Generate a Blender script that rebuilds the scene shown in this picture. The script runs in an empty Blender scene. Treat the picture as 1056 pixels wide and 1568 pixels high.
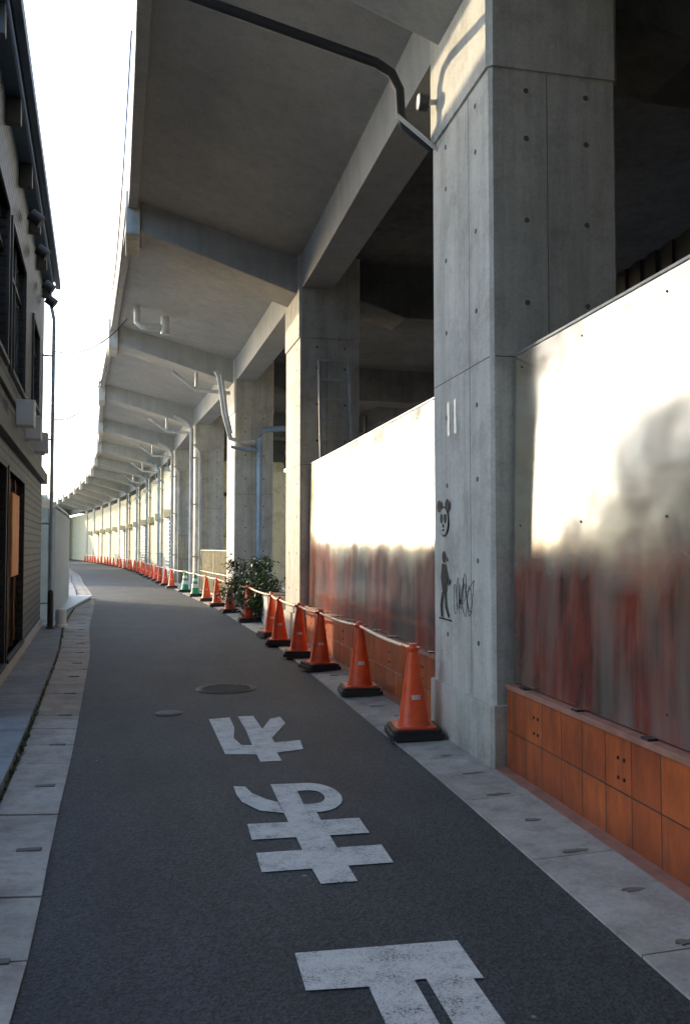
import bpy, math, random
from mathutils import Matrix, Vector
random.seed(7)
scene = bpy.context.scene

# ------------------------------------------------------------------ curves
def interp(tab, y):
    if y <= tab[0][0]:
        a, b = tab[0], tab[1]
    elif y >= tab[-1][0]:
        a, b = tab[-2], tab[-1]
    else:
        for i in range(len(tab)-1):
            if tab[i][0] <= y <= tab[i+1][0]:
                p0 = tab[max(i-1,0)]; a = tab[i]; b = tab[i+1]; p3 = tab[min(i+2,len(tab)-1)]
                h = b[0]-a[0]
                m0 = (b[1]-p0[1])/(b[0]-p0[0]); m1 = (p3[1]-a[1])/(p3[0]-a[0])
                t = (y-a[0])/h
                return ((2*t**3-3*t**2+1)*a[1]+(t**3-2*t**2+t)*h*m0+(-2*t**3+3*t**2)*b[1]+(t**3-t**2)*h*m1)
    return a[1]+(b[1]-a[1])*(y-a[0])/(b[0]-a[0])
WT = [(-14,2.3),(0,2.25),(5.6,2.22),(7,2.18),(10,2.1),(13.6,1.98),(17,1.75),(21.7,1.4),(25,1.05),(30,.5),(36,-.05),(44,-.8),(52,-1.7),(60,-2.7),(70,-4.2),(80,-6.0),(95,-9.0),(110,-12.6),(130,-18)]
LT = [(-10,-.3),(2.9,-.53),(5.1,-.68),(6.7,-.79),(9.6,-1.02),(13,-1.3),(17.4,-1.75),(24,-2.3),(30,-3.0),(38,-4.1),(46.7,-5.2),(56,-6.6),(66,-8.2),(80,-10.9),(95,-14.3),(130,-24)]
ET = [(-14,2.5),(6,2.55),(12.6,2.8),(23,3.2),(40,3.3),(130,3.3)]
W = lambda y: interp(WT, y)
L = lambda y: interp(LT, y)
E = lambda y: W(y)-interp(ET, y)
RR = lambda y: W(y)-0.52
def tang(y): return math.atan((W(y+1)-W(y-1))/2.0)
def gw(y): return min(.46, .28+.011*max(y,0))

# ------------------------------------------------------------------ mesh builder
class MB:
    def __init__(s): s.v=[]; s.f=[]; s.m=[]; s.sm=[]
    def add(s, vs, fs, mat=0, M=None, smooth=False):
        o=len(s.v)
        for p in vs:
            p=Vector(p)
            s.v.append(tuple(M@p) if M is not None else tuple(p))
        for f in fs:
            s.f.append([i+o for i in f]); s.m.append(mat); s.sm.append(smooth)
    def box(s,x0,x1,y0,y1,z0,z1,mat=0,M=None):
        vs=[(x0,y0,z0),(x1,y0,z0),(x1,y1,z0),(x0,y1,z0),(x0,y0,z1),(x1,y0,z1),(x1,y1,z1),(x0,y1,z1)]
        s.add(vs,[(0,3,2,1),(4,5,6,7),(0,1,5,4),(1,2,6,5),(2,3,7,6),(3,0,4,7)],mat,M)
    def prism_y(s,poly,y0,y1,mat=0,M=None):
        n=len(poly)
        vs=[(p[0],y0,p[1]) for p in poly]+[(p[0],y1,p[1]) for p in poly]
        fs=[tuple(range(n)),tuple(range(2*n-1,n-1,-1))]+[(i,i+n,(i+1)%n+n,(i+1)%n) for i in range(n)]
        s.add(vs,fs,mat,M)
    def prism_z(s,poly,z0,z1,mat=0,M=None):
        n=len(poly)
        vs=[(p[0],p[1],z0) for p in poly]+[(p[0],p[1],z1) for p in poly]
        fs=[tuple(range(n-1,-1,-1)),tuple(range(n,2*n))]+[(i,(i+1)%n,(i+1)%n+n,i+n) for i in range(n)]
        s.add(vs,fs,mat,M)
    def flat(s,poly,z,mat=0,M=None):
        s.add([(p[0],p[1],z) for p in poly],[tuple(range(len(poly)))],mat,M)
    def tube(s,path,r,mat=0,n=8,M=None,cap=True):
        path=[Vector(p) for p in path]
        vs=[];fs=[]
        for i,p in enumerate(path):
            d=(path[min(i+1,len(path)-1)]-path[max(i-1,0)]).normalized()
            up=Vector((0,0,1)) if abs(d.z)<.9 else Vector((1,0,0))
            a=d.cross(up).normalized(); b=d.cross(a).normalized()
            rr=r[i] if isinstance(r,(list,tuple)) else r
            for k in range(n):
                t=2*math.pi*k/n
                vs.append(p+a*math.cos(t)*rr+b*math.sin(t)*rr)
        for i in range(len(path)-1):
            for k in range(n):
                fs.append((i*n+k,i*n+(k+1)%n,(i+1)*n+(k+1)%n,(i+1)*n+k))
        s.add(vs,fs,mat,M,True)
        if cap:
            s.add(vs[:n],[tuple(range(n))],mat,M); s.add(vs[-n:],[tuple(range(n))],mat,M)
    def lathe(s,prof,cx,cy,z0,mat=0,n=20,M=None):
        vs=[];fs=[]
        for r,z in prof:
            for k in range(n):
                t=2*math.pi*k/n; vs.append((cx+r*math.cos(t),cy+r*math.sin(t),z0+z))
        for i in range(len(prof)-1):
            for k in range(n):
                fs.append((i*n+k,i*n+(k+1)%n,(i+1)*n+(k+1)%n,(i+1)*n+k))
        s.add(vs,fs,mat,M,True)
        s.add([vs[-n+k] for k in range(n)],[tuple(range(n))],mat,M)
    def sweep(s,sec,ys,mat=0,closed=True,smooth=False):
        rows=[sec(y) for y in ys]; n=len(rows[0]); vs=[];fs=[]
        for y,r in zip(ys,rows):
            for p in r: vs.append((p[0],y,p[1]))
        m=n if closed else n-1
        for i in range(len(ys)-1):
            for k in range(m):
                fs.append((i*n+k,(i+1)*n+k,(i+1)*n+(k+1)%n,i*n+(k+1)%n))
        if closed:
            fs.append(tuple(range(n))); fs.append(tuple(range(len(vs)-1,len(vs)-n-1,-1)))
        s.add(vs,fs,mat,None,smooth)
    def obj(s,name,mats,parent=None,bevel=0,fix=True,loc=None):
        me=bpy.data.meshes.new(name); me.from_pydata(s.v,[],s.f)
        for m in mats: me.materials.append(m)
        for p,mi,sm in zip(me.polygons,s.m,s.sm): p.material_index=mi; p.use_smooth=sm
        me.update()
        if fix:
            import bmesh
            b=bmesh.new(); b.from_mesh(me); bmesh.ops.recalc_face_normals(b,faces=b.faces); b.to_mesh(me); b.free()
        o=bpy.data.objects.new(name,me); scene.collection.objects.link(o)
        if parent: o.parent=parent
        if loc: o.location=loc
        if bevel:
            md=o.modifiers.new('bevel','BEVEL'); md.width=bevel; md.segments=2; md.limit_method='ANGLE'; md.angle_limit=math.radians(50)
        return o
def empty(name):
    o=bpy.data.objects.new(name,None); scene.collection.objects.link(o); o.empty_display_size=.2; return o
def yr(a,b,st):
    n=max(1,int(math.ceil((b-a)/st))); return [a+(b-a)*i/n for i in range(n+1)]

# ------------------------------------------------------------------ materials
def newmat(name):
    m=bpy.data.materials.new(name); m.use_nodes=True
    nt=m.node_tree; b=nt.nodes['Principled BSDF']
    return m,nt,b
def N(nt,t,**k):
    n=nt.nodes.new(t)
    for a,v in k.items(): setattr(n,a,v)
    return n
def pos(nt,scale=(1,1,1)):
    g=N(nt,'ShaderNodeNewGeometry'); mp=N(nt,'ShaderNodeMapping'); mp.inputs['Scale'].default_value=scale
    nt.links.new(g.outputs['Position'],mp.inputs['Vector']); return mp.outputs['Vector']
def noise(nt,vec,sc,det=4,rough=.6,dist=0):
    n=N(nt,'ShaderNodeTexNoise'); n.inputs['Scale'].default_value=sc; n.inputs['Detail'].default_value=det
    n.inputs['Roughness'].default_value=rough; n.inputs['Distortion'].default_value=dist
    nt.links.new(vec,n.inputs['Vector']); return n.outputs['Fac']
def ramp(nt,fac,stops):
    r=N(nt,'ShaderNodeValToRGB'); e=r.color_ramp.elements
    e[0].position=stops[0][0]; e[0].color=(*stops[0][1],1)
    e[1].position=stops[-1][0]; e[1].color=(*stops[-1][1],1)
    for p,c in stops[1:-1]:
        x=e.new(p); x.color=(*c,1)
    nt.links.new(fac,r.inputs['Fac']); return r.outputs['Color']
def mix(nt,fac,a,b,mode='MIX'):
    m=N(nt,'ShaderNodeMix',data_type='RGBA',blend_type=mode)
    for s,v in ((0,fac),(6,a),(7,b)):
        if isinstance(v,(int,float)): m.inputs[s].default_value=v
        elif isinstance(v,tuple): m.inputs[s].default_value=(*v,1)
        else: nt.links.new(v,m.inputs[s])
    return m.outputs[2]
def math_(nt,op,a,b=None,c=None):
    m=N(nt,'ShaderNodeMath',operation=op)
    for i,v in enumerate((a,b,c)):
        if v is None: continue
        if isinstance(v,(int,float)): m.inputs[i].default_value=v
        else: nt.links.new(v,m.inputs[i])
    return m.outputs[0]
def bump(nt,b,h,strength,dist=.01):
    n=N(nt,'ShaderNodeBump'); n.inputs['Strength'].default_value=strength; n.inputs['Distance'].default_value=dist
    nt.links.new(h,n.inputs['Height']); nt.links.new(n.outputs['Normal'],b.inputs['Normal'])
def sepz(nt):
    g=N(nt,'ShaderNodeNewGeometry'); s=N(nt,'ShaderNodeSeparateXYZ'); nt.links.new(g.outputs['Position'],s.inputs[0]); return s.outputs
def simple(name,c,rough=.6,metal=0,var=.25,sc=3,bmp=.1,bsc=60):
    m,nt,b=newmat(name)
    p=pos(nt); f=noise(nt,p,sc,6,.65)
    col=ramp(nt,f,[(.3,tuple(x*(1-var) for x in c)),(.7,tuple(min(1,x*(1+var)) for x in c))])
    nt.links.new(col,b.inputs['Base Color']); b.inputs['Roughness'].default_value=rough; b.inputs['Metallic'].default_value=metal
    if bmp: bump(nt,b,noise(nt,p,bsc,3),bmp,.004)
    return m
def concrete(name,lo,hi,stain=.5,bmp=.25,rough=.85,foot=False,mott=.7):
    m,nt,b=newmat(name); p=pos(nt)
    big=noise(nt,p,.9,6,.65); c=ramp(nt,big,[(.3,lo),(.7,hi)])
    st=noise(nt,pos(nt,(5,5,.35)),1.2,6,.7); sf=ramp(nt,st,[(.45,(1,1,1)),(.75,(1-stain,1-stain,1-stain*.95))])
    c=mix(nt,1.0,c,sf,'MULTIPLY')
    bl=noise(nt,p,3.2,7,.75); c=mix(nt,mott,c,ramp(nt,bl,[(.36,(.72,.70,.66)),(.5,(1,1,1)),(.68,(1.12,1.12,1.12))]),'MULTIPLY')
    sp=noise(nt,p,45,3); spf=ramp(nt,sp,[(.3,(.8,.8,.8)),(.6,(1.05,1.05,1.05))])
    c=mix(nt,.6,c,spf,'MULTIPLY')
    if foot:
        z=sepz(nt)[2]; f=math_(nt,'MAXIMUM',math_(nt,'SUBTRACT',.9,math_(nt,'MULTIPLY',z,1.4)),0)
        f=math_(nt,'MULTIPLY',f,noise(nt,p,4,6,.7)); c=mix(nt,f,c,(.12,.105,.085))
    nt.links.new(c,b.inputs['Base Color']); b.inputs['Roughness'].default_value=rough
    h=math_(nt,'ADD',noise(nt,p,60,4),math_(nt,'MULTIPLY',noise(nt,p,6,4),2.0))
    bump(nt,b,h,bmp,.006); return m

M_conc=concrete('concrete_column',(.56,.54,.47),(.70,.67,.59),.32,foot=True)
M_deck=concrete('concrete_deck',(.42,.43,.43),(.52,.525,.51),.2,.12,mott=.25)
M_soffit_shade=concrete('shaded_soffit',(.10,.10,.10),(.17,.165,.16),.3)  # shade of the inner soffit put into a darker concrete colour
M_kerb=concrete('concrete_kerb',(.28,.265,.235),(.50,.475,.43),.35,.4)
M_pave=concrete('pavement_concrete',(.20,.225,.25),(.30,.325,.35),.25,.3)
M_cream=concrete('cream_render',(.74,.65,.40),(.84,.76,.52),.15,.1)
M_pale=concrete('pale_wall',(.6,.6,.57),(.75,.74,.70),.2,.1)
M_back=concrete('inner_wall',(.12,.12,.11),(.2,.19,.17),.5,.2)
M_seam=simple('seam_dark',(.14,.14,.13),.9)
M_stain=simple('kerb_dirt',(.17,.155,.135),.95)
M_black=simple('black_rubber',(.018,.018,.018),.55,bmp=.3)
M_blackpipe=simple('black_pipe',(.02,.022,.025),.75)
M_pipe=simple('grey_pipe',(.30,.38,.45),.4,.0)
M_wpipe=simple('white_pipe',(.6,.6,.57),.4)
M_steel=simple('aluminium',(.5,.5,.48),.35,.8)
M_dark=simple('dark_metal',(.05,.055,.06),.45,.5)
M_green=simple('cone_green',(.02,.34,.13),.45,bmp=.05)
M_white=simple('white_plastic',(.75,.74,.70),.4,var=.08,bmp=0)
M_bar=simple('bar_plastic',(.82,.58,.36),.5,var=.15,sc=8)
M_blueg=simple('blue_gutter',(.045,.09,.15),.5)
M_shut=simple('shutter_paint',(.62,.58,.46),.5)
M_ink=simple('graffiti_ink',(.012,.012,.012),.7,bmp=0)
M_iron=simple('cast_iron',(.06,.06,.06),.6,.3,bmp=.5,bsc=90)
M_stem=simple('plant_stem',(.10,.07,.04),.9)
M_soil=simple('ground_soil',(.24,.225,.20),.95,sc=.5)
M_ironrail=simple('fence_rail',(.40,.35,.22),.5,.3)
M_shed=simple('shed_paint',(.42,.52,.58),.5,var=.12)
M_redtile=simple('red_edge_brick',(.34,.16,.11),.85,sc=8)
M_litpanel=simple('orange_lit_panel',(.75,.26,.04),.5)  # orange colour stands in for warm lit things low on the facade

def conemat():
    m,nt,b=newmat('cone_orange'); p=pos(nt)
    c=ramp(nt,noise(nt,p,9,5,.7),[(.25,(.70,.06,.010)),(.6,(.92,.10,.016)),(.8,(.92,.15,.035))])
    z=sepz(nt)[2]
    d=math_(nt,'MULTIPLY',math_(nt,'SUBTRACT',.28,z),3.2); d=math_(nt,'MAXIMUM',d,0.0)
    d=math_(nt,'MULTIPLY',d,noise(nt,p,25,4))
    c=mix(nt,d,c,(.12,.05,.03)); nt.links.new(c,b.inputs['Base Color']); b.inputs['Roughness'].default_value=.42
    return m
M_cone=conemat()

def asphalt():
    m,nt,b=newmat('asphalt'); p=pos(nt)
    big=noise(nt,p,.7,5,.6); c=ramp(nt,big,[(.3,(.027,.033,.037)),(.7,(.045,.052,.057))])
    v=N(nt,'ShaderNodeTexVoronoi'); v.inputs['Scale'].default_value=85; nt.links.new(p,v.inputs['Vector'])
    c=mix(nt,.75,c,ramp(nt,v.outputs['Color'],[(.2,(.4,.4,.4)),(.8,(1.8,1.8,1.8))]),'MULTIPLY')
    sp=noise(nt,p,140,2); c=mix(nt,ramp(nt,sp,[(.66,(0,0,0)),(.74,(1,1,1))]),c,(.20,.20,.19))
    st=noise(nt,pos(nt,(1,.25,1)),2.2,6,.7); c=mix(nt,.6,c,ramp(nt,st,[(.35,(.65,.65,.65)),(.65,(1.3,1.3,1.3))]),'MULTIPLY')
    lv=N(nt,'ShaderNodeTexVoronoi'); lv.inputs['Scale'].default_value=2.3; nt.links.new(p,lv.inputs['Vector'])
    c=mix(nt,ramp(nt,lv.outputs['Distance'],[(.022,(1,1,1)),(.03,(0,0,0))]),c,(.25,.24,.2))
    s=sepz(nt); w=math_(nt,'ADD',s[1],math_(nt,'MULTIPLY',noise(nt,p,1.5,3),.25))
    fr=math_(nt,'ABSOLUTE',math_(nt,'SUBTRACT',math_(nt,'FRACT',math_(nt,'MULTIPLY',w,.21)),.5))
    c=mix(nt,math_(nt,'MULTIPLY',math_(nt,'LESS_THAN',fr,.0028),math_(nt,'GREATER_THAN',s[1],10.5)),c,(.012,.012,.012))
    nt.links.new(c,b.inputs['Base Color']); b.inputs['Roughness'].default_value=.72
    h=math_(nt,'ADD',v.outputs['Distance'],noise(nt,p,180,2)); bump(nt,b,h,.6,.006); return m
M_asph=asphalt()
def paint():
    m,nt,b=newmat('road_paint'); p=pos(nt)
    f=noise(nt,p,120,3,.7); f2=noise(nt,p,7,5,.7)
    k=math_(nt,'ADD',math_(nt,'MULTIPLY',f,.65),math_(nt,'MULTIPLY',f2,.6))
    c=ramp(nt,k,[(.46,(.07,.07,.07)),(.53,(.38,.37,.35)),(.61,(.58,.57,.53)),(.8,(.72,.71,.67))])
    nt.links.new(c,b.inputs['Base Color']); b.inputs['Roughness'].default_value=.75
    bump(nt,b,noise(nt,p,110,3),.4,.004); return m
M_paint=paint()
def orange_tile():
    m,nt,b=newmat('orange_tile'); s=sepz(nt); cb=N(nt,'ShaderNodeCombineXYZ')
    nt.links.new(s[1],cb.inputs[0]); nt.links.new(s[2],cb.inputs[1])
    br=N(nt,'ShaderNodeTexBrick'); br.offset=0; br.inputs['Scale'].default_value=1
    br.inputs['Brick Width'].default_value=.265; br.inputs['Row Height'].default_value=.29; br.inputs['Mortar Size'].default_value=.005
    br.inputs['Color1'].default_value=(.44,.095,.025,1); br.inputs['Color2'].default_value=(.60,.14,.032,1); br.inputs['Mortar'].default_value=(.08,.035,.02,1)
    br.inputs['Mortar Smooth'].default_value=.2
    nt.links.new(cb.outputs[0],br.inputs['Vector']); p=pos(nt)
    d=ramp(nt,noise(nt,pos(nt,(3,3,1.2)),1.8,7,.75),[(.35,(1.1,1.1,1.1)),(.65,(.5,.45,.43))])
    c=mix(nt,.85,br.outputs['Color'],d,'MULTIPLY')
    c=mix(nt,ramp(nt,noise(nt,pos(nt,(1,5,.6)),2.4,6,.7),[(.52,(0,0,0)),(.72,(.7,.7,.7))]),c,(.11,.05,.03))
    zf=math_(nt,'MAXIMUM',math_(nt,'MULTIPLY',math_(nt,'SUBTRACT',.18,s[2]),5.0),0)
    c=mix(nt,math_(nt,'MULTIPLY',zf,noise(nt,p,8,4)),c,(.06,.04,.03))
    nt.links.new(c,b.inputs['Base Color']); b.inputs['Roughness'].default_value=.42
    bump(nt,b,math_(nt,'ADD',math_(nt,'MULTIPLY',br.outputs['Fac'],-1),math_(nt,'MULTIPLY',noise(nt,p,14,4),.5)),.5,.006); return m
M_tile=orange_tile()
def steelpanel():
    m,nt,b=newmat('stainless_panel'); s=sepz(nt); p=pos(nt)
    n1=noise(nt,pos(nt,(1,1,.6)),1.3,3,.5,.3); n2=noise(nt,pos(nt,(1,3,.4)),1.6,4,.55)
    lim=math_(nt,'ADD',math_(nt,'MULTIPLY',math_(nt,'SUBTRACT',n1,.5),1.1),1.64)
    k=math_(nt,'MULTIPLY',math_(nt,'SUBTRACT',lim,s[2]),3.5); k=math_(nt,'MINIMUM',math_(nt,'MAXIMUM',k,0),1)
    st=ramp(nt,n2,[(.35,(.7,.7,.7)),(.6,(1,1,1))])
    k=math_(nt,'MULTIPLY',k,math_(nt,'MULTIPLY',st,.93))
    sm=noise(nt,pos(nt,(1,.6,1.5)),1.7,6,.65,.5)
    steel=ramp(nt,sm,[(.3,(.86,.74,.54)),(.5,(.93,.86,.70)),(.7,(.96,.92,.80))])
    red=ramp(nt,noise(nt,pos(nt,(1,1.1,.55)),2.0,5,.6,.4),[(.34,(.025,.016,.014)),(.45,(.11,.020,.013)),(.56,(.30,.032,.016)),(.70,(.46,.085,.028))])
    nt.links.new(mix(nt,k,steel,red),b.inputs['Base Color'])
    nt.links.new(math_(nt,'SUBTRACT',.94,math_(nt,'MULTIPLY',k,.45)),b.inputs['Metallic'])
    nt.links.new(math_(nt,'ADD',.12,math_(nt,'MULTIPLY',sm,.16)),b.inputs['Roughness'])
    u=math_(nt,'MAXIMUM',math_(nt,'SUBTRACT',s[2],1.35),0)
    u1=math_(nt,'MINIMUM',u,.5)
    q1=math_(nt,'MULTIPLY',math_(nt,'MULTIPLY',u1,u1),-.23)
    q2=math_(nt,'MULTIPLY',math_(nt,'SUBTRACT',u,u1),-.23)
    h=math_(nt,'ADD',math_(nt,'ADD',q1,q2),math_(nt,'MULTIPLY',noise(nt,pos(nt,(1,.7,.8)),1.5,2),.016))
    bump(nt,b,h,1.0,1.0); return m
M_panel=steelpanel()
def brickm(name,c1,c2,mort,w,h,mo=.008,off=.5):
    m,nt,b=newmat(name); s=sepz(nt); cb=N(nt,'ShaderNodeCombineXYZ')
    nt.links.new(math_(nt,'ADD',s[1],s[0]),cb.inputs[0]); nt.links.new(s[2],cb.inputs[1])
    br=N(nt,'ShaderNodeTexBrick'); br.offset=off; br.inputs['Scale'].default_value=1
    br.inputs['Brick Width'].default_value=w; br.inputs['Row Height'].default_value=h; br.inputs['Mortar Size'].default_value=mo
    br.inputs['Color1'].default_value=(*c1,1); br.inputs['Color2'].default_value=(*c2,1); br.inputs['Mortar'].default_value=(*mort,1)
    nt.links.new(cb.outputs[0],br.inputs['Vector'])
    nt.links.new(br.outputs['Color'],b.inputs['Base Color']); b.inputs['Roughness'].default_value=.5
    bump(nt,b,math_(nt,'MULTIPLY',br.outputs['Fac'],-1),.7,.01); return m
M_brick=brickm('grey_tile_cladding',(.085,.11,.135),(.13,.155,.185),(.02,.024,.03),.30,.11,.014)
def glass(name,c,r=.06):
    m,nt,b=newmat(name); b.inputs['Base Color'].default_value=(*c,1); b.inputs['Roughness'].default_value=r
    b.inputs['Specular IOR Level'].default_value=1.0; b.inputs['IOR'].default_value=2.0
    bump(nt,b,noise(nt,pos(nt),1.2,2),.08,.03); return m
M_glass=glass('window_glass',(.09,.15,.21)); M_gwarm=glass('shop_glass',(.38,.17,.05))  # shop glass tinted orange in place of a lit interior
def leafm():
    m,nt,b=newmat('leaf'); p=pos(nt)
    c=ramp(nt,noise(nt,p,14,2),[(.3,(.025,.055,.018)),(.7,(.08,.13,.035))])
    nt.links.new(c,b.inputs['Base Color']); b.inputs['Roughness'].default_value=.45; return m
M_leaf=leafm()

# ------------------------------------------------------------------ ground, road
g=MB(); g.flat([(-400,-300),(400,-300),(400,600),(-400,600)],-.03); g.obj('ground',[M_soil])
YS=yr(-12,130,1.0)
r=MB(); r.sweep(lambda y:[(L(y)-.02,0),(RR(y)+.02,0)],YS,0,False)
r.obj('road',[M_asph])
gt=MB()
y=-8.0
while y<90:
    y1=y+.6
    a,b_=y+.006,y1-.006
    dz=random.uniform(-.003,.004)
    vs=[(L(a)-gw(a),a,.022+dz),(L(a)-.0,a,.008+dz),(L(b_)-.0,b_,.008+dz),(L(b_)-gw(b_),b_,.022+dz)]
    vs2=[(v[0],v[1],-.05) for v in vs]
    gt.add(vs+vs2,[(0,1,2,3),(0,4,5,1),(1,5,6,2),(2,6,7,3),(3,7,4,0)])
    if int(y/.6)%2==0:
        c=(L(a)-gw(a)*.5); gt.box(c-.05,c+.07,b_-.02,b_+.02,.0,.0185+dz,1)
    y=y1
gt.obj('gutter',[M_kerb,M_seam])
pv=MB()
y=-8.0
while y<60:
    a,b_=y+.004,y+.896
    for k in range(3):
        x=lambda t:L(t)-gw(t)-.03-k*.6
        vs=[(x(a)-.592,a,.075),(x(a),a,.075),(x(b_),b_,.075),(x(b_)-.592,b_,.075)]
        vs2=[(v[0],v[1],-.05) for v in vs]
        pv.add(vs+vs2,[(0,1,2,3),(0,4,5,1),(1,5,6,2),(2,6,7,3),(3,7,4,0)])
    y+=.9
pv.obj('pavement',[M_pave])
ks=MB(); y=-8.0; rk=random.Random(11)
while y<90:
    a,b_=y+.004,y+.996
    vs=[(RR(a),a,.012),(W(a)-.09,a,.03),(W(b_)-.09,b_,.03),(RR(b_),b_,.012)]
    vs2=[(v[0],v[1],-.05) for v in vs]
    ks.add(vs+vs2,[(0,1,2,3),(0,4,5,1),(1,5,6,2),(2,6,7,3),(3,7,4,0)],0)
    for off in (.04,.54):
        cx=(RR(a)+W(a))/2+rk.uniform(-.05,.03); ww=rk.uniform(.03,.08)
        ks.prism_z([(cx+ww*math.cos(t)*rk.uniform(.7,1.2),a+off+.018*math.sin(t)*rk.uniform(.5,1.6)) for t in [i*math.pi/7 for i in range(14)]],.0,.0265,3)
    y+=1.0
ks.sweep(lambda y:[(W(y)-.085,.034),(W(y)+.3,.034),(W(y)+.3,-.05),(W(y)-.085,-.05)],yr(-8,14,.7),2)
ks.sweep(lambda y:[(W(y)-.085,.034),(W(y)+9,.034),(W(y)+9,-.05),(W(y)-.085,-.05)],yr(14.01,90,1),0)
ks.obj('kerb',[M_kerb,M_seam,M_redtile,M_stain])
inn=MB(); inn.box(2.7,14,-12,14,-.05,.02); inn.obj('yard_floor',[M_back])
wd=MB()
for i in range(200):
    y=random.choice([random.uniform(5,9.5),random.uniform(3,22)])
    x=L(y)-gw(y)-.015+random.gauss(0,.010); h=random.uniform(.01,.04); a=random.uniform(0,6.28)
    dx,dy=math.cos(a)*.010,math.sin(a)*.010
    wd.add([(x-dx,y-dy,.02),(x+dx,y+dy,.02),(x+random.gauss(0,.02),y+random.gauss(0,.02),.04+h)],[(0,1,2)])
wd.obj('weeds',[M_leaf],fix=False)

# ------------------------------------------------------------------ road markings
mk=MB(); Z=.005
def q(x0,x1,y0,y1): mk.flat([(x0,y0),(x1,y0),(x1,y1),(x0,y1)],Z)
mk.flat([(.437,3.28),(.439,3.0),(.66,2.985),(.672,1.95),(.845,1.95),(.83,3.0),(.873,3.0),(.885,2.25),(1.05,2.25),(1.04,2.97),(1.078,2.965),(1.077,3.265)],Z)
q(.42,.665,2.3,2.47)
mk.flat([(.385,4.37),(.388,4.11),(.63,4.11),(.642,3.92),(.814,3.92),(.808,4.115),(1.035,4.115),(1.034,4.37),(.80,4.37),(.795,4.56),(1.013,4.56),(1.01,4.82),(.79,4.82),(.787,4.97),(.60,4.97),(.604,4.82),(.375,4.83),(.379,4.57),(.614,4.565),(.62,4.37)],Z)
mk.flat([(.60,4.971),(.735,4.971),(.735,5.59),(.584,5.60),(.59,5.3)],Z)
mk.flat([(.736,4.971),(.80,4.971),(.80,5.135),(.736,5.135)],Z)
mk.flat([(.736,5.42),(.80,5.42),(.80,5.59),(.736,5.59)],Z)
out=[];inr=[]
for i in range(17):
    t=math.radians(-90+i*180/16)
    out.append((.8005+.19*math.cos(t),5.28+.31*math.sin(t))); inr.append((.8005+.085*math.cos(t),5.278+.143*math.sin(t)))
mk.add([(p[0],p[1],Z) for p in out+inr],[(i,i+1,18+i,17+i) for i in range(16)])
mk.flat([(.345,5.6),(.352,5.4),(.375,5.25),(.465,5.06),(.598,4.99),(.588,5.2),(.526,5.28),(.45,5.42),(.417,5.58)],Z)
mk.flat([(.257,7.8),(.335,6.47),(.49,6.44),(.565,6.42),(.573,6.2),(.728,6.2),(.72,6.45),(.93,6.52),(.949,6.83),(.74,6.78),(.735,6.95),(.912,7.5),(.897,7.8),(.80,7.72),(.69,7.3),(.66,7.88),(.52,7.88),(.55,7.25),(.557,6.72),(.475,6.74),(.43,7.0),(.46,7.4),(.445,7.85)],Z)
mk.obj('road_marking',[M_paint])
mh=MB(); mh.lathe([(.33,-.02),(.33,.006),(.30,.0062)],.495,9.45,0,0,32)
mh.lathe([(.285,.002),(.285,.010),(.28,.0105)],.495,9.45,0,0,32)
for i in range(-4,5):
    w=math.sqrt(max(.0,.26**2-(i*.06)**2)); mh.box(.495-w,.495+w,9.45+i*.06-.012,9.45+i*.06+.012,.0105,.0145,0)
mh.obj('manhole_cover',[M_iron])
mh=MB(); mh.lathe([(.13,-.02),(.13,.008),(.10,.0085)],-.1,8.15,0,0,24); mh.lathe([(.085,0),(.085,.012),(.08,.0125)],-.1,8.15,0,0,20); mh.obj('valve_cover',[M_iron])

# ------------------------------------------------------------------ viaduct
via=empty('railway_viaduct')
YV=yr(-14,60,.8)+yr(61,128,1.5)
d=MB()
d.sweep(lambda y:[(E(y),8.4),(E(y),6.92),(E(y)+.14,6.92),(E(y)+.16,7.08),(W(y)-.07,6.38),(W(y)-.05,5.82),(W(y)+.45,5.82),(W(y)+.47,6.38),(W(y)+.5,7.5),(E(y)+.2,7.5),(E(y)+.2,8.4)],YV,0)
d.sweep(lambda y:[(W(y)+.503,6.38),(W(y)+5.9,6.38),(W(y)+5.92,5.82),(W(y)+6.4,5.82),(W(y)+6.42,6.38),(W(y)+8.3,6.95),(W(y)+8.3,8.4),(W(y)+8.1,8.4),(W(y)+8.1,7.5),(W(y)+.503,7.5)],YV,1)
d.obj('deck',[M_deck,M_soffit_shade],via)
cols=[-10.5,-2.4,5.65,13.7,21.7,29.7,37.7,45.6,53.4,61,68.4,75.6,82.6,89.5,96,102]
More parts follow.
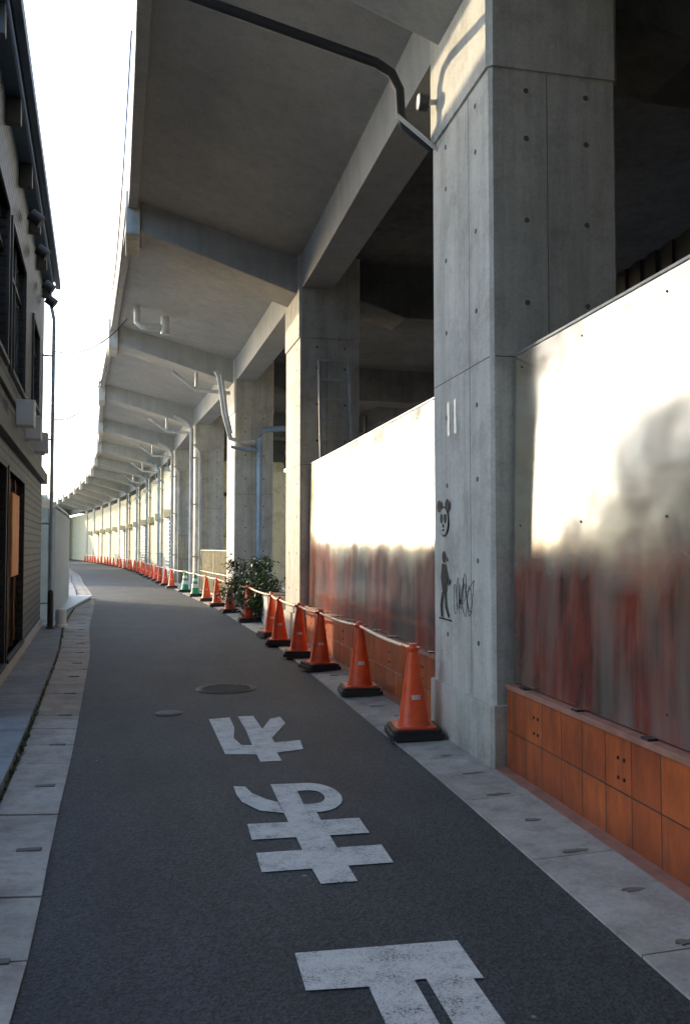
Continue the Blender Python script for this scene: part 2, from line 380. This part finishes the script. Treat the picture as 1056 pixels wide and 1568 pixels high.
for i,c in enumerate(cols):
    w=W(c)-.08; M=Matrix.Translation((w,c,0))@Matrix.Rotation(-tang(c+.6),4,'Z')
    b=MB()
    def shaft(x0,x1,y0,y1,z0,z1,ch,mat=0):
        b.prism_z([(x0+ch,y0),(x1-ch,y0),(x1,y0+ch),(x1,y1-ch),(x1-ch,y1),(x0+ch,y1),(x0,y1-ch),(x0,y0+ch)],z0,z1,mat,M)
    shaft(0,1.0,0,1.3,.45,5.0,.025); shaft(-.03,1.04,-.03,1.33,-.05,.45,.025); shaft(-.02,1.015,-.02,1.32,5.0,6.5,.04)
    for zz in (2.9,):
        b.box(-.001,1.001,.03,1.27,zz,zz+.008,1,M); b.box(.03,.97,-.001,1.301,zz,zz+.008,1,M)
    b.box(-.001,.5,.42,.426,.46,4.99,1,M); b.box(.44,.445,-.001,.5,.46,4.99,1,M)
    if c<50:
        for zz in (.85,1.45,2.05,2.6,3.3,3.9,4.5,4.85):
            for yy in (.28,.95):
                b.tube([(-.003,yy,zz),(.05,yy,zz)],.020,1,10,M)
            for xx in (.28,.75):
                b.tube([(xx,-.003,zz),(xx,.05,zz)],.020,1,10,M)
    b.obj('column',[M_conc,M_seam],via)
    b=MB(); off=interp(ET,c)-.08-.2
    b.prism_y([(-off,6.62),(-.02,5.78),(.98,5.78),(.98,7.2),(-off,7.2)],.22,1.08,0,M)
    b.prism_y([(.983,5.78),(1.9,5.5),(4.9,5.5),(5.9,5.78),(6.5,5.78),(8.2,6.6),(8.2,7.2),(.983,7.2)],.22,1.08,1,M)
    b.box(-off-.23,-off-.003,.1,1.2,6.5,7.2,2,M)
    b.obj('cross_beam',[M_deck,M_soffit_shade,M_conc],via,bevel=.02)
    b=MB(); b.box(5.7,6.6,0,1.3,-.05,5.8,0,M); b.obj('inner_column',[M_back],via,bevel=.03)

# ------------------------------------------------------------------ orange tile walls + stainless hoardings
for (a,b_,tilt) in ((-7,5.60,.04),(7.0,13.64,.03)):
    ys=yr(a,b_,.8)
    t=MB(); t.sweep(lambda y:[(W(y),.0),(W(y),.575),(W(y)+.2,.575),(W(y)+.2,.0)],ys,0)
    t.sweep(lambda y:[(W(y)-.015,.576),(W(y)-.015,.61),(W(y)+.22,.61),(W(y)+.22,.576)],ys,1)
    for yy in yr(a+.5,b_-.5,1.15):
        for zz in (.36,.46):
            for k in (0,.06): t.tube([(W(yy)-.006,yy+k,zz),(W(yy)+.01,yy+k,zz)],.010,2,8)
    for yy in yr(a+.3,b_-.3,.75): t.box(W(yy)-.01,W(yy)+.04,yy,yy+.07,.6105,.622,2)
    t.obj('tile_wall',[M_tile,M_redtile,M_dark])
    pp=MB(); off=.045
    pp.sweep(lambda y:[(W(y)+off,.62),(W(y)+off+tilt,2.9),(W(y)+off+.03+tilt,2.9),(W(y)+off+.03,.62)],ys,0)
    pp.sweep(lambda y:[(W(y)+off-.006+tilt,2.9),(W(y)+off-.006+tilt,2.915),(W(y)+off+.04+tilt,2.915),(W(y)+off+.04+tilt,2.9)],ys,1)
    for yy in yr(a+.02,b_-.02,1.82):
        pp.box(W(yy)+off+.031+tilt,W(yy)+off+.08+tilt,yy-.03,yy+.03,.4,2.9,1)
    for yy in yr(a+.1,b_-.1,.9):
        for zz in (.75,1.7,2.8):
            xx=W(yy)+off+tilt*(zz-.62)/2.28; pp.tube([(xx-.004,yy,zz),(xx+.01,yy,zz)],.007,2,8)
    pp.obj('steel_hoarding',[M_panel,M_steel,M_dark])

# inner enclosures
iw=MB()
for k in range(44):
    y=-4+k*.4
    iw.box(6.3,6.36,y,y+.2,0,5.6); iw.box(6.34,6.4,y+.2,y+.4,0,5.6)
iw.box(2.6,6.3,-5.2,-5.0,0,6.2)  # unseen end wall, added to stop light entering from behind the camera
iw.obj('corrugated_wall_and_blocker',[M_dark])
iw=MB()
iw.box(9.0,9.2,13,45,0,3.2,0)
iw.box(3.4,8.9,34.2,34.4,0,4.6,1)
iw.box(4.0,6.0,27,27.15,2.4,4.8,1)
for z in (3.2,4.2): iw.box(2.9,8.8,24,24.08,z,z+.09,2)
for x in (3.6,5.2,7): iw.box(x,x+.08,24,24.08,0,5.4,2)
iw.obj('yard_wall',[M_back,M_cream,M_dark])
bl=MB()
bl.box(16,26,5,60,0,7,0)
for y in range(8,58,4):
    for z in (1.2,4.2): bl.box(15.95,16.02,y,y+1.8,z,z+1.4,1)
bl.obj('extra_building',[M_pale,M_glass])
bl=MB()
bl.box(-9,-1.9,-14,1.0,0,8,0)  # unseen building added to block light from behind left
for y in (-12,-9,-6,-3): 
    for z in (1,4.4): bl.box(-1.92,-1.86,y,y+1.6,z,z+1.5,1)
bl.box(-9.2,-1.7,-14.2,1.2,8.001,8.3,2)
bl.obj('extra_building',[M_brick,M_glass,M_dark])
bl=MB()
bl.box(-3,8,-26,-18,0,9,0)  # unseen block added behind the camera to darken camera-facing sides
for x in (-2,1,4):
    for z in (1,4,6.6): bl.box(x,x+1.6,-18.04,-17.95,z,z+1.4,1)
bl.box(-3.2,8.2,-26.2,-17.8,9.001,9.3,2)
bl.obj('extra_building',[M_brick,M_glass,M_dark])

# ------------------------------------------------------------------ shops under the far arches
sh=empty('arcade_building')
b=MB()
b.sweep(lambda y:[(W(y)+.02,0),(W(y)+.02,5.5),(W(y)+5,5.5),(W(y)+5,0)],yr(39.2,120,1.2),0)
b.obj('walls',[M_cream],sh)
b=MB()
y=40; ri=random.Random(2)
while y<100:
    wdt=ri.choice([2.2,3,3.6]); kind=ri.random()
    if kind<.65:
        for k in range(16):
            zz=.1+k*.18; 
            b.add([(W(y+1)-.03,y+1,zz),(W(y+1)-.06,y+1,zz+.09),(W(y+1)-.03,y+1,zz+.18),(W(y+1+wdt)-.03,y+1+wdt,zz),(W(y+1+wdt)-.06,y+1+wdt,zz+.09),(W(y+1+wdt)-.03,y+1+wdt,zz+.18)],[(0,3,4,1),(1,4,5,2)],0)
    b.box(W(y+2.5)-.18,W(y+2.5)+.3,y+.9,y+1.1+wdt,3.0,3.35,1)
    y+=5.2
b.obj('shutters',[M_shut,M_cream,M_pale],sh)
b=MB(); b.box(1.0,1.9,39.12,39.19,.1,2.3,0); b.box(-.3,3,39.0,39.19,3.9,4.05,1)
b.obj('door',[M_shut,M_dark],sh)

def fence(x0,y0,x1,y1,h):
    f=MB(); n=int(math.hypot(x1-x0,y1-y0)/.09)
    for i in range(n+1):
        t=i/n; x=x0+(x1-x0)*t; y=y0+(y1-y0)*t
        f.tube([(x,y,.08),(x,y,h-.05)],.009,0,5)
    for z in (.1,h*.5,h-.05): f.tube([(x0,y0,z),(x1,y1,z)],.02,0,6)
    for t in (0,.5,1): f.tube([(x0+(x1-x0)*t,y0+(y1-y0)*t,0),(x0+(x1-x0)*t,y0+(y1-y0)*t,h)],.03,0,8)
    f.obj('mesh_fence',[M_ironrail])
fence(W(31.2)+.1,31.3,W(31.2)+1.8,31.3,2.0)
fence(W(37.2)+.05,37.2,W(37.2)+1.5,37.2,2.1)
fence(W(23.2)+.1,23.2,W(29.5)+.1,29.5,1.5)
p=MB(); 
p.box(1.62,2.6,16.2,17.4,0,.62,0); p.box(1.66,2.56,16.25,17.35,.621,.64,1)
p.obj('planter',[M_pale,M_stem],bevel=.02)

def shrub(cx,cy,cz,rx,ry,rz,n,seed):
    rnd=random.Random(seed); s=MB()
    for k in range(14):
        a=rnd.uniform(0,6.28); rr=rnd.uniform(.3,.9)
        s.tube([(cx,cy,0),(cx+rx*rr*.4*math.cos(a),cy+ry*rr*.4*math.sin(a),cz*.7),(cx+rx*rr*math.cos(a),cy+ry*rr*math.sin(a),cz+rz*rnd.uniform(0,.9))],[.016,.011,.004],1,5)
    cl=[]
    for k in range(34):
        while True:
            v=Vector((rnd.uniform(-1,1),rnd.uniform(-1,1),rnd.uniform(-1,1)))
            if v.length<1: break
        cl.append((Vector((cx+v.x*rx,cy+v.y*ry,cz+v.z*rz)),rnd.uniform(.10,.22)))
    for i in range(n):
        c,rd=rnd.choice(cl)
        p=c+Vector((rnd.gauss(0,rd*.6),rnd.gauss(0,rd*.6),rnd.gauss(0,rd*.55)))
        if p.z<.05: p.z=.08
        d=Vector((rnd.gauss(0,1),rnd.gauss(0,1),rnd.gauss(-.1,.6))).normalized(); w=d.cross(Vector((rnd.gauss(0,.3),rnd.gauss(0,.3),1))).normalized()
        l=rnd.uniform(.05,.10); 
        s.add([p,p+d*l*.5+w*l*.26,p+d*l-Vector((0,0,l*.15)),p+d*l*.5-w*l*.26],[(0,1,2,3)],0)
    s.obj('shrub',[M_leaf,M_stem],fix=False)
shrub(1.5,19.3,.8,.6,.8,.62,5600,3)
shrub(1.62,17.6,.5,.46,.5,.42,3200,4)

# ------------------------------------------------------------------ traffic cones
conep=[(6.72,1.86),(8.76,1.845),(10.6,1.716),(11.9,1.63),(13.4,1.53),(14.6,1.53),(17.6,1.37),(20.2,1.14),(22.4,.93),(24.6,.72),(27.0,.44),(29.6,.14)]
y=32.6
while y<96: conep.append((y,W(y)-.62-.01*(y-32)+random.uniform(-.06,.06))); y+=2.55+random.uniform(-.35,.35)
def cone(x,y,mat,green,rot):
    c=MB(); M=Matrix.Translation((x,y,.03))@Matrix.Rotation(rot,4,'Z')@Matrix.Rotation(random.uniform(-.015,.015),4,'X')@Matrix.Rotation(random.uniform(-.015,.015),4,'Y')
    def sq(h,r=.04):
        o=[]
        for sx,sy,a0 in ((1,1,0),(-1,1,90),(-1,-1,180),(1,-1,270)):
            for k in range(4):
                t=math.radians(a0+k*30); o.append((sx*(h-r)+r*math.cos(t),sy*(h-r)+r*math.sin(t)))
        return o
    c.prism_z(sq(.215),0,.045,1,M); c.prism_z(sq(.195),.045,.075,1,M); c.prism_z(sq(.165),.0755,.088,0,M)
    c.lathe([(.138,.088),(.132,.10),(.122,.12),(.084,.38),(.044,.66),(.034,.70),(.030,.735),(.022,.74)],0,0,0,0,24,M)
    if green:
        c.lathe([(.1055,.255),(.0865,.38),(.085,.381)],0,0,0,2,24,M); c.lathe([(.076,.46),(.063,.55),(.061,.551)],0,0,0,2,24,M)
    else:
        a=-math.pi/2-rot
        for k in range(5):
            t=a+(k-2)*.16; r0,r1=.0985,.0935
            pts=[(math.cos(t-.05)*r0,math.sin(t-.05)*r0,.30),(math.cos(t+.05)*r0,math.sin(t+.05)*r0,.30),(math.cos(t+.05)*r1,math.sin(t+.05)*r1,.335),(math.cos(t-.05)*r1,math.sin(t-.05)*r1,.335)]
            c.add(pts,[(0,1,2,3)],2,M)
    c.lathe([(.046,.675),(.05,.685),(.05,.70),(.046,.71)],0,0,0,3,16,M)
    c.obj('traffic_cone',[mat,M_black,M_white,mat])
for i,(y,x) in enumerate(conep):
    gr=i in (10,11)
    cone(x,y,M_green if gr else M_cone,gr,random.uniform(-.22,.22)-tang(y))
for i in range(len(conep)-1):
    (y0,x0),(y1,x1)=conep[i],conep[i+1]
    b=MB(); pts=[]
    for k in range(9):
        t=k/8; pts.append((x0+(x1-x0)*t,y0+(y1-y0)*t,.725-.02*math.sin(math.pi*t)))
    b.tube(pts,.018,0,8)
    for t in (.12,.88):
        x=x0+(x1-x0)*t; y=y0+(y1-y0)*t; dx,dy=(x1-x0)*.035,(y1-y0)*.035
        b.tube([(x-dx,y-dy,.7175),(x+dx,y+dy,.7175)],.0195,1,8)
    for t in (0,1): b.lathe([(.052,-.012),(.056,0),(.052,.012)],x1 if t else x0,y1 if t else y0,.728,1,16)
    b.obj('cone_bar',[M_bar,M_cone])

# ------------------------------------------------------------------ left building
bd=empty('tiled_building')
ang=math.atan(-.095)
A=Vector((-2.62,17.0,0))
dv=Vector((math.sin(ang),math.cos(ang),0)); nv=Vector((math.cos(ang),-math.sin(ang),0))
MF=Matrix(((-dv.x,nv.x,0,A.x),(-dv.y,nv.y,0,A.y),(0,0,1,0),(0,0,0,1)))
UE=9.3
def fb(mb,u0,u1,v0,v1,z0,z1,m=0): mb.box(u0,u1,v0,v1,z0,z1,m,MF)
b=MB()
def wall_open(mb,u0,u1,z0,z1,ops,m=0):
    us=sorted(set([u0,u1]+[o[0] for o in ops]+[o[1] for o in ops])); zs=sorted(set([z0,z1]+[o[2] for o in ops]+[o[3] for o in ops]))
    for i in range(len(us)-1):
        for j in range(len(zs)-1):
            cu=(us[i]+us[i+1])/2; cz=(zs[j]+zs[j+1])/2
            if any(o[0]<cu<o[1] and o[2]<cz<o[3] for o in ops): continue
            fb(mb,us[i],us[i+1],-.25,0,zs[j],zs[j+1],m)
ops=[(4.4,6.6,.25,2.45),(6.9,9,.25,2.45),(4.6,6.6,3.65,5.4),(7.0,9,3.65,5.4),(1.6,3.0,3.9,5.2)]
wall_open(b,0,UE,0,6.5,ops)
fb(b,0,UE,-8,-.26,0,6.5,0)
b.obj('walls',[M_brick],bd)
b=MB()
for o in ops:
    fb(b,o[0],o[1],-.09,-.07,o[2],o[3],3 if o[2]<1 else 1)
    fb(b,o[0]-.05,o[0],-.07,.03,o[2]-.05,o[3]+.05,2); fb(b,o[1],o[1]+.05,-.07,.03,o[2]-.05,o[3]+.05,2)
    fb(b,o[0],o[1],-.07,.03,o[3],o[3]+.05,2); fb(b,o[0],o[1],-.07,.05,o[2]-.05,o[2],2)
    n=3 if o[1]-o[0]>2 else 2
    for k in range(1,n):
        u=o[0]+(o[1]-o[0])*k/n; fb(b,u-.02,u+.02,-.069,-.03,o[2],o[3],2)
    fb(b,o[0],o[1],-.068,-.035,o[2]+(o[3]-o[2])*.72,o[2]+(o[3]-o[2])*.72+.04,2)
b.obj('windows',[M_brick,M_glass,M_dark,M_gwarm],bd)
b=MB()
fb(b,-.1,UE+.1,-.3,.16,6.5,6.72,2); fb(b,-.15,UE+.15,-8,.20,6.721,7.0,1); fb(b,-.05,UE,.201,.29,6.55,6.7,2)
for u in (.5,2.2,3.9,5.6,7.3,9): fb(b,u,u+.1,.001,.16,6.2,6.499,1)
fb(b,0,UE,.001,.10,2.75,2.95,1); fb(b,0,UE,.001,.05,3.3,3.36,1)
fb(b,0,UE,.001,.05,.02,.2,0)
for u in (3.6,5.2,6.5): fb(b,u,u+.28,.101,.30,2.96,3.26,3)
fb(b,5.6,6.5,.031,.06,1.2,2.2,4)  # added panel, warm light painted as orange
for u in (.9,1.8,3.6,5): b.tube([MF@Vector((u,.10,6.1)),MF@Vector((u,.24,6.0))],.09,1,12)
b.obj('cornice',[M_deck,M_dark,M_blueg,M_white,M_litpanel],bd,bevel=.01)
b=MB()
b.tube([(-2.42,16.85,0),(-2.42,16.85,5.9),(-2.5,16.87,6.3)],.035,0,10)
for z in (.5,2,3.6,5.2): b.tube([(-2.6,16.8,z),(-2.42,16.85,z)],.02,0,6)
b.tube([(-2.42,16.85,-.02),(-2.42,16.85,.12)],.06,0,10)
b.obj('drain_pipe',[M_pipe])

# shed left
s=MB()
def shx(y): return L(y)-gw(y)-.28
for i,y in enumerate(yr(18.2,27,.1)[:-1]):
    o=.02 if i%2 else 0
    s.box(shx(y)-.06+o,shx(y)+o,y,y+.1,.05,2.35,0)
x1=shx(18.2)
for i in range(16):
    o=.02 if i%2 else 0
    s.box(x1-.1*(i+1),x1-.1*i-.003,18.14-o,18.19-o,.05,2.35,0)
s.box(x1-1.6,x1-.06,18.2,26.9,.05,.1,0)
n=10; 
def rsec(y):
    c=shx(y)-.78; o=[]
    for k in range(n+1):
        t=math.pi*k/n; o.append((c+.86*math.cos(t),2.36+.28*math.sin(t)))
    return o
s.sweep(rsec,yr(18.1,27,1),1,True)
s.obj('storage_shed',[M_shed,M_pale])
b=MB(); b.lathe([(.05,0),(.05,.62),(.045,.68),(.02,.70)],-2.32,16.2,.075,0,14); b.lathe([(.08,0),(.08,.02),(.05,.03)],-2.32,16.2,.076,0,14); b.obj('bollard',[M_black])
b=MB(); b.lathe([(.10,0),(.10,.30),(.085,.33),(.02,.34)],-2.17,16.5,.075,0,14); b.lathe([(.12,0),(.12,.05),(.1,.06)],-2.17,16.5,.076,0,14); b.obj('bollard',[M_pale])

def house(x,y,w,dp,h,mat,gable=True):
    b=MB(); b.box(x,x+w,y,y+dp,0,h,0)
    if gable: b.prism_y([(x-.3,h+.002),(x+w+.3,h+.002),(x+w/2,h+w*.22)],y-.3,y+dp+.3,2)
    else: b.box(x-.1,x+w+.1,y-.1,y+dp+.1,h+.002,h+.3,2)
    k=x+.8
    while k<x+w-1.4:
        for z in (1,3.8):
            if z+1.3<h: b.box(k,k+1.1,y-.04,y+.05,z,z+1.3,1)
        k+=2
    b.obj('house',[mat,M_glass,M_shut])
house(-14.0,48,5,9,4.8,M_pale); house(-20,62,7,10,6,M_cream); house(-27,84,9,10,6.5,M_pale,False); house(-36,114,20,12,8,M_cream,False)

# ------------------------------------------------------------------ pipes, lamps, ladder, cables
b=MB()
b.tube([(-.3,7.0,6.95),(-.3,7.0,6.28),(-.22,7.0,6.2),(.1,7.0,6.12),(1.62,7.0,5.74),(1.76,7.0,5.66),(1.83,7.0,5.52),(1.84,7.0,5.3),(1.87,6.98,5.19),(2.12,6.95,5.0)],.042,0,12)
b.obj('overhead_pipe',[M_blackpipe])
b=MB(); b.tube([(1.94,6.8,5.32),(2.02,6.8,5.32)],[.07,.07],0,16); b.tube([(2.0,6.8,5.32),(2.15,6.8,5.34)],.025,1,8); b.tube([(1.935,6.8,5.32),(1.941,6.8,5.32)],.06,1,16); b.obj('floodlight',[M_dark,M_white])
b=MB(); b.tube([(1.78,6.9,5.24),(2.14,6.8,4.90)],.018,0,6); b.obj('pipe_bracket',[M_wpipe])
x3=W(21.7)-.08
b=MB()
b.tube([(x3+.62,21.6,0),(x3+.62,21.6,4.3),(x3+.72,21.6,4.55),(x3+1.2,21.6,4.6),(x3+2.4,21.6,4.6)],.075,0,12)
b.tube([(x3+.3,21.62,4.05),(x3+.5,21.58,4.05),(x3+.62,21.6,3.95)],.05,0,10)
b.tube([(x3-.1,21.62,4.1),(x3+.45,21.62,4.0)],.04,0,10)
for z in (1,2.5,3.8): b.box(x3+.5,x3+.74,21.55,21.69,z,z+.04,1)
b.obj('drain_pipe',[M_pipe,M_steel])
b=MB()
b.tube([(x3-.5,21.5,6.0),(x3-.42,21.5,5.85),(x3-.28,21.5,4.9),(x3-.12,21.55,4.3),(x3+.2,21.56,4.22),(x3+.5,21.56,4.22)],.06,0,10)
b.tube([(x3-.36,21.42,5.9),(x3-.22,21.42,4.9),(x3-.1,21.5,4.42)],.04,0,8)
b.obj('drain_pipe',[M_wpipe])
for c in (29.7,37.7,45.6,53.4,61,68.4):
    xx=W(c)-.2; b=MB()
    b.tube([(xx-.6,c-.25,6.05),(xx-.15,c-.25,5.85),(xx,c-.2,5.6),(xx,c-.2,0)],.07,0,10)
    b.tube([(xx+.3,c-.15,0),(xx+.3,c-.15,4.8),(xx+.1,c-.2,5.1)],.06,0,10)
    for z in (1.2,3,4.6): b.box(xx-.1,xx+.4,c-.16,c-.02,z,z+.05,1)
    b.obj('drain_pipe',[M_wpipe if c<40 else M_pipe,M_steel])
b=MB()
x=E(19.4)+.5
b.tube([(x,19.4,6.95),(x,19.4,6.6),(x+.1,19.4,6.5),(x+.6,19.4,6.5)],.07,0,10)
b.tube([(x+.2,19.4,6.5),(x+.5,19.4,6.5)],.085,0,10); b.tube([(x+.62,19.4,6.75),(x+.62,19.4,6.35)],.10,0,12)
b.obj('drain_pipe',[M_wpipe])
for c in (21.7,29.7,37.7,45.6,53.4):
    b=MB(); x=W(c)-1.1
    b.tube([(x-.55,c+.1,6.0),(x+.05,c+.1,5.55),(x+.9,c+.1,5.5)],.05,0,8); b.tube([(x+.05,c+.1,5.55),(x+.05,c+.1,6.0)],.04,0,8)
    b.obj('drain_pipe',[M_wpipe])
for y in (36.5,44,51,58):
    b=MB(); x=W(y)-.5
    b.tube([(x,y,5.8),(x,y,4.9)],.015,0,6); b.prism_y([(x-.14,4.75),(x+.14,4.75),(x+.08,4.95),(x-.08,4.95)],y-.15,y+.15,0); b.obj('street_lamp',[M_wpipe])
b=MB(); cx=2.42; 
def lad(z,side): return (cx+side*(.27-.03*z/5),12.75+.17*z,z)
for sd in (-1,1): b.tube([lad(0,sd),lad(4.6,sd)],.028,0,6)
for k in range(14):
    z=.3+k*.33; b.tube([lad(z,-1),lad(z,1)],.02,0,6)
b.obj('ladder',[M_wpipe])
def cable(name,a,c,sag,r=.012,n=18,mat=M_blackpipe):
    b=MB(); a=Vector(a); c=Vector(c)
    b.tube([a.lerp(c,i/n)-Vector((0,0,sag*4*(i/n)*(1-i/n))) for i in range(n+1)],r,0,6); b.obj(name,[mat])
cable('power_cable',(-2.45,16.85,5.3),(-1.3,20.5,6.95),.3)
cable('power_cable',(-2.45,16.85,4.0),(E(26)+.1,26,6.95),.5,.014)
cable('power_cable',(E(14)-.02,14,7.1),(E(22)-.02,22,7.0),.5)
cable('power_cable',(E(11)-.02,11,8.2),(E(19)-.05,19,7.2),.6,.01)

# ------------------------------------------------------------------ graffiti on column
gx=W(5.65)-.08
Mc=Matrix.Translation((gx,5.65,0))@Matrix.Rotation(-tang(6.25),4,'Z')
gr=MB()
def ell(cy,cz,ry,rz,off=-.0035,m=0,n=20): gr.add([(off,cy+ry*math.cos(t),cz+rz*math.sin(t)) for t in [2*math.pi*i/n for i in range(n)]],[tuple(range(n))],m,Mc)
cy=1.02;cz=1.76
ell(cy,cz,.12,.125,-.006,0); ell(cy,cz,.105,.112,-.010,1)
for s_ in (-1,1): ell(cy+s_*.10,cz+.13,.052,.05,-.014); ell(cy+s_*.045,cz+.025,.032,.04,-.014)
ell(cy,cz-.035,.022,.016,-.014); ell(cy,cz-.07,.035,.008,-.014)
def poly(pts,off): gr.add([(off,a_,b_) for a_,b_ in pts],[tuple(range(len(pts)))],0,Mc)
ell(1.03,1.47,.05,.05,-.004)
poly([(.97,1.41),(1.08,1.42),(1.11,1.30),(1.07,1.17),(.96,1.19),(.95,1.32)],-.005)
poly([(.96,1.38),(.90,1.28),(.86,1.30),(.87,1.26),(.92,1.24),(.98,1.33)],-.006)
poly([(.97,1.20),(1.02,1.19),(1.0,1.06),(.93,.98),(.90,1.0),(.96,1.08)],-.007)
poly([(1.03,1.19),(1.08,1.18),(1.12,1.07),(1.10,.98),(1.05,.98),(1.07,1.07)],-.008)
poly([(.84,.96),(1.16,.96),(1.15,.975),(.85,.975)],-.006)
rnd=random.Random(9)
for k in range(6):
    c0=(.42+.06*k,1.14+.10*rnd.random()); ph=rnd.uniform(0,6)
    gr.tube([(-.003,c0[0]+.07*math.cos(t*1.3+ph)+.02*math.sin(t*3),c0[1]+.12*math.sin(t*(1.2+.3*k)+k)) for t in [i*.25 for i in range(18)]],.0018,0,4,Mc)
gr.obj('graffiti',[M_ink,M_conc],fix=False)
gr=MB()
for yy in (.72,.88): gr.add([(-.0035,yy,2.45),(-.0035,yy+.05,2.45),(-.0035,yy+.055,2.72),(-.0035,yy+.005,2.73)],[(0,1,2,3)],0,Mc)
gr.obj('painted_number',[M_white],fix=False)
# ------------------------------------------------------------------ light
AZ=40; EL=17
w=bpy.data.worlds.new('World'); scene.world=w; w.use_nodes=True; nt=w.node_tree
bg=nt.nodes['Background']; sk=nt.nodes.new('ShaderNodeTexSky'); sk.sky_type='NISHITA'; sk.sun_disc=False
sk.sun_elevation=math.radians(EL); sk.sun_rotation=math.radians(-AZ); sk.air_density=1.0; sk.dust_density=1.8; sk.ozone_density=2.5
nt.links.new(sk.outputs[0],bg.inputs[0]); bg.inputs[1].default_value=.68
sd=Vector((-math.sin(math.radians(AZ))*math.cos(math.radians(EL)),math.cos(math.radians(AZ))*math.cos(math.radians(EL)),math.sin(math.radians(EL))))
sl=bpy.data.lights.new('sun','SUN'); sl.energy=5; sl.angle=math.radians(.8); sl.color=(1,.82,.54)
so=bpy.data.objects.new('sun',sl); scene.collection.objects.link(so); so.rotation_euler=sd.to_track_quat('Z','Y').to_euler(); so.location=(-20,20,30)
# ------------------------------------------------------------------ camera
cd=bpy.data.cameras.new('camera'); cam=bpy.data.objects.new('camera',cd); scene.collection.objects.link(cam)
cd.sensor_fit='VERTICAL'; cd.sensor_height=36; cd.lens=1300/1568*36; cd.clip_end=2000; cd.clip_start=.05
cam.location=(0,0,1.55); cam.rotation_euler=(math.radians(90+2.38),0,math.radians(-10.9)); scene.camera=cam
scene.view_settings.view_transform='Standard'; scene.view_settings.look='None'; scene.view_settings.exposure=0
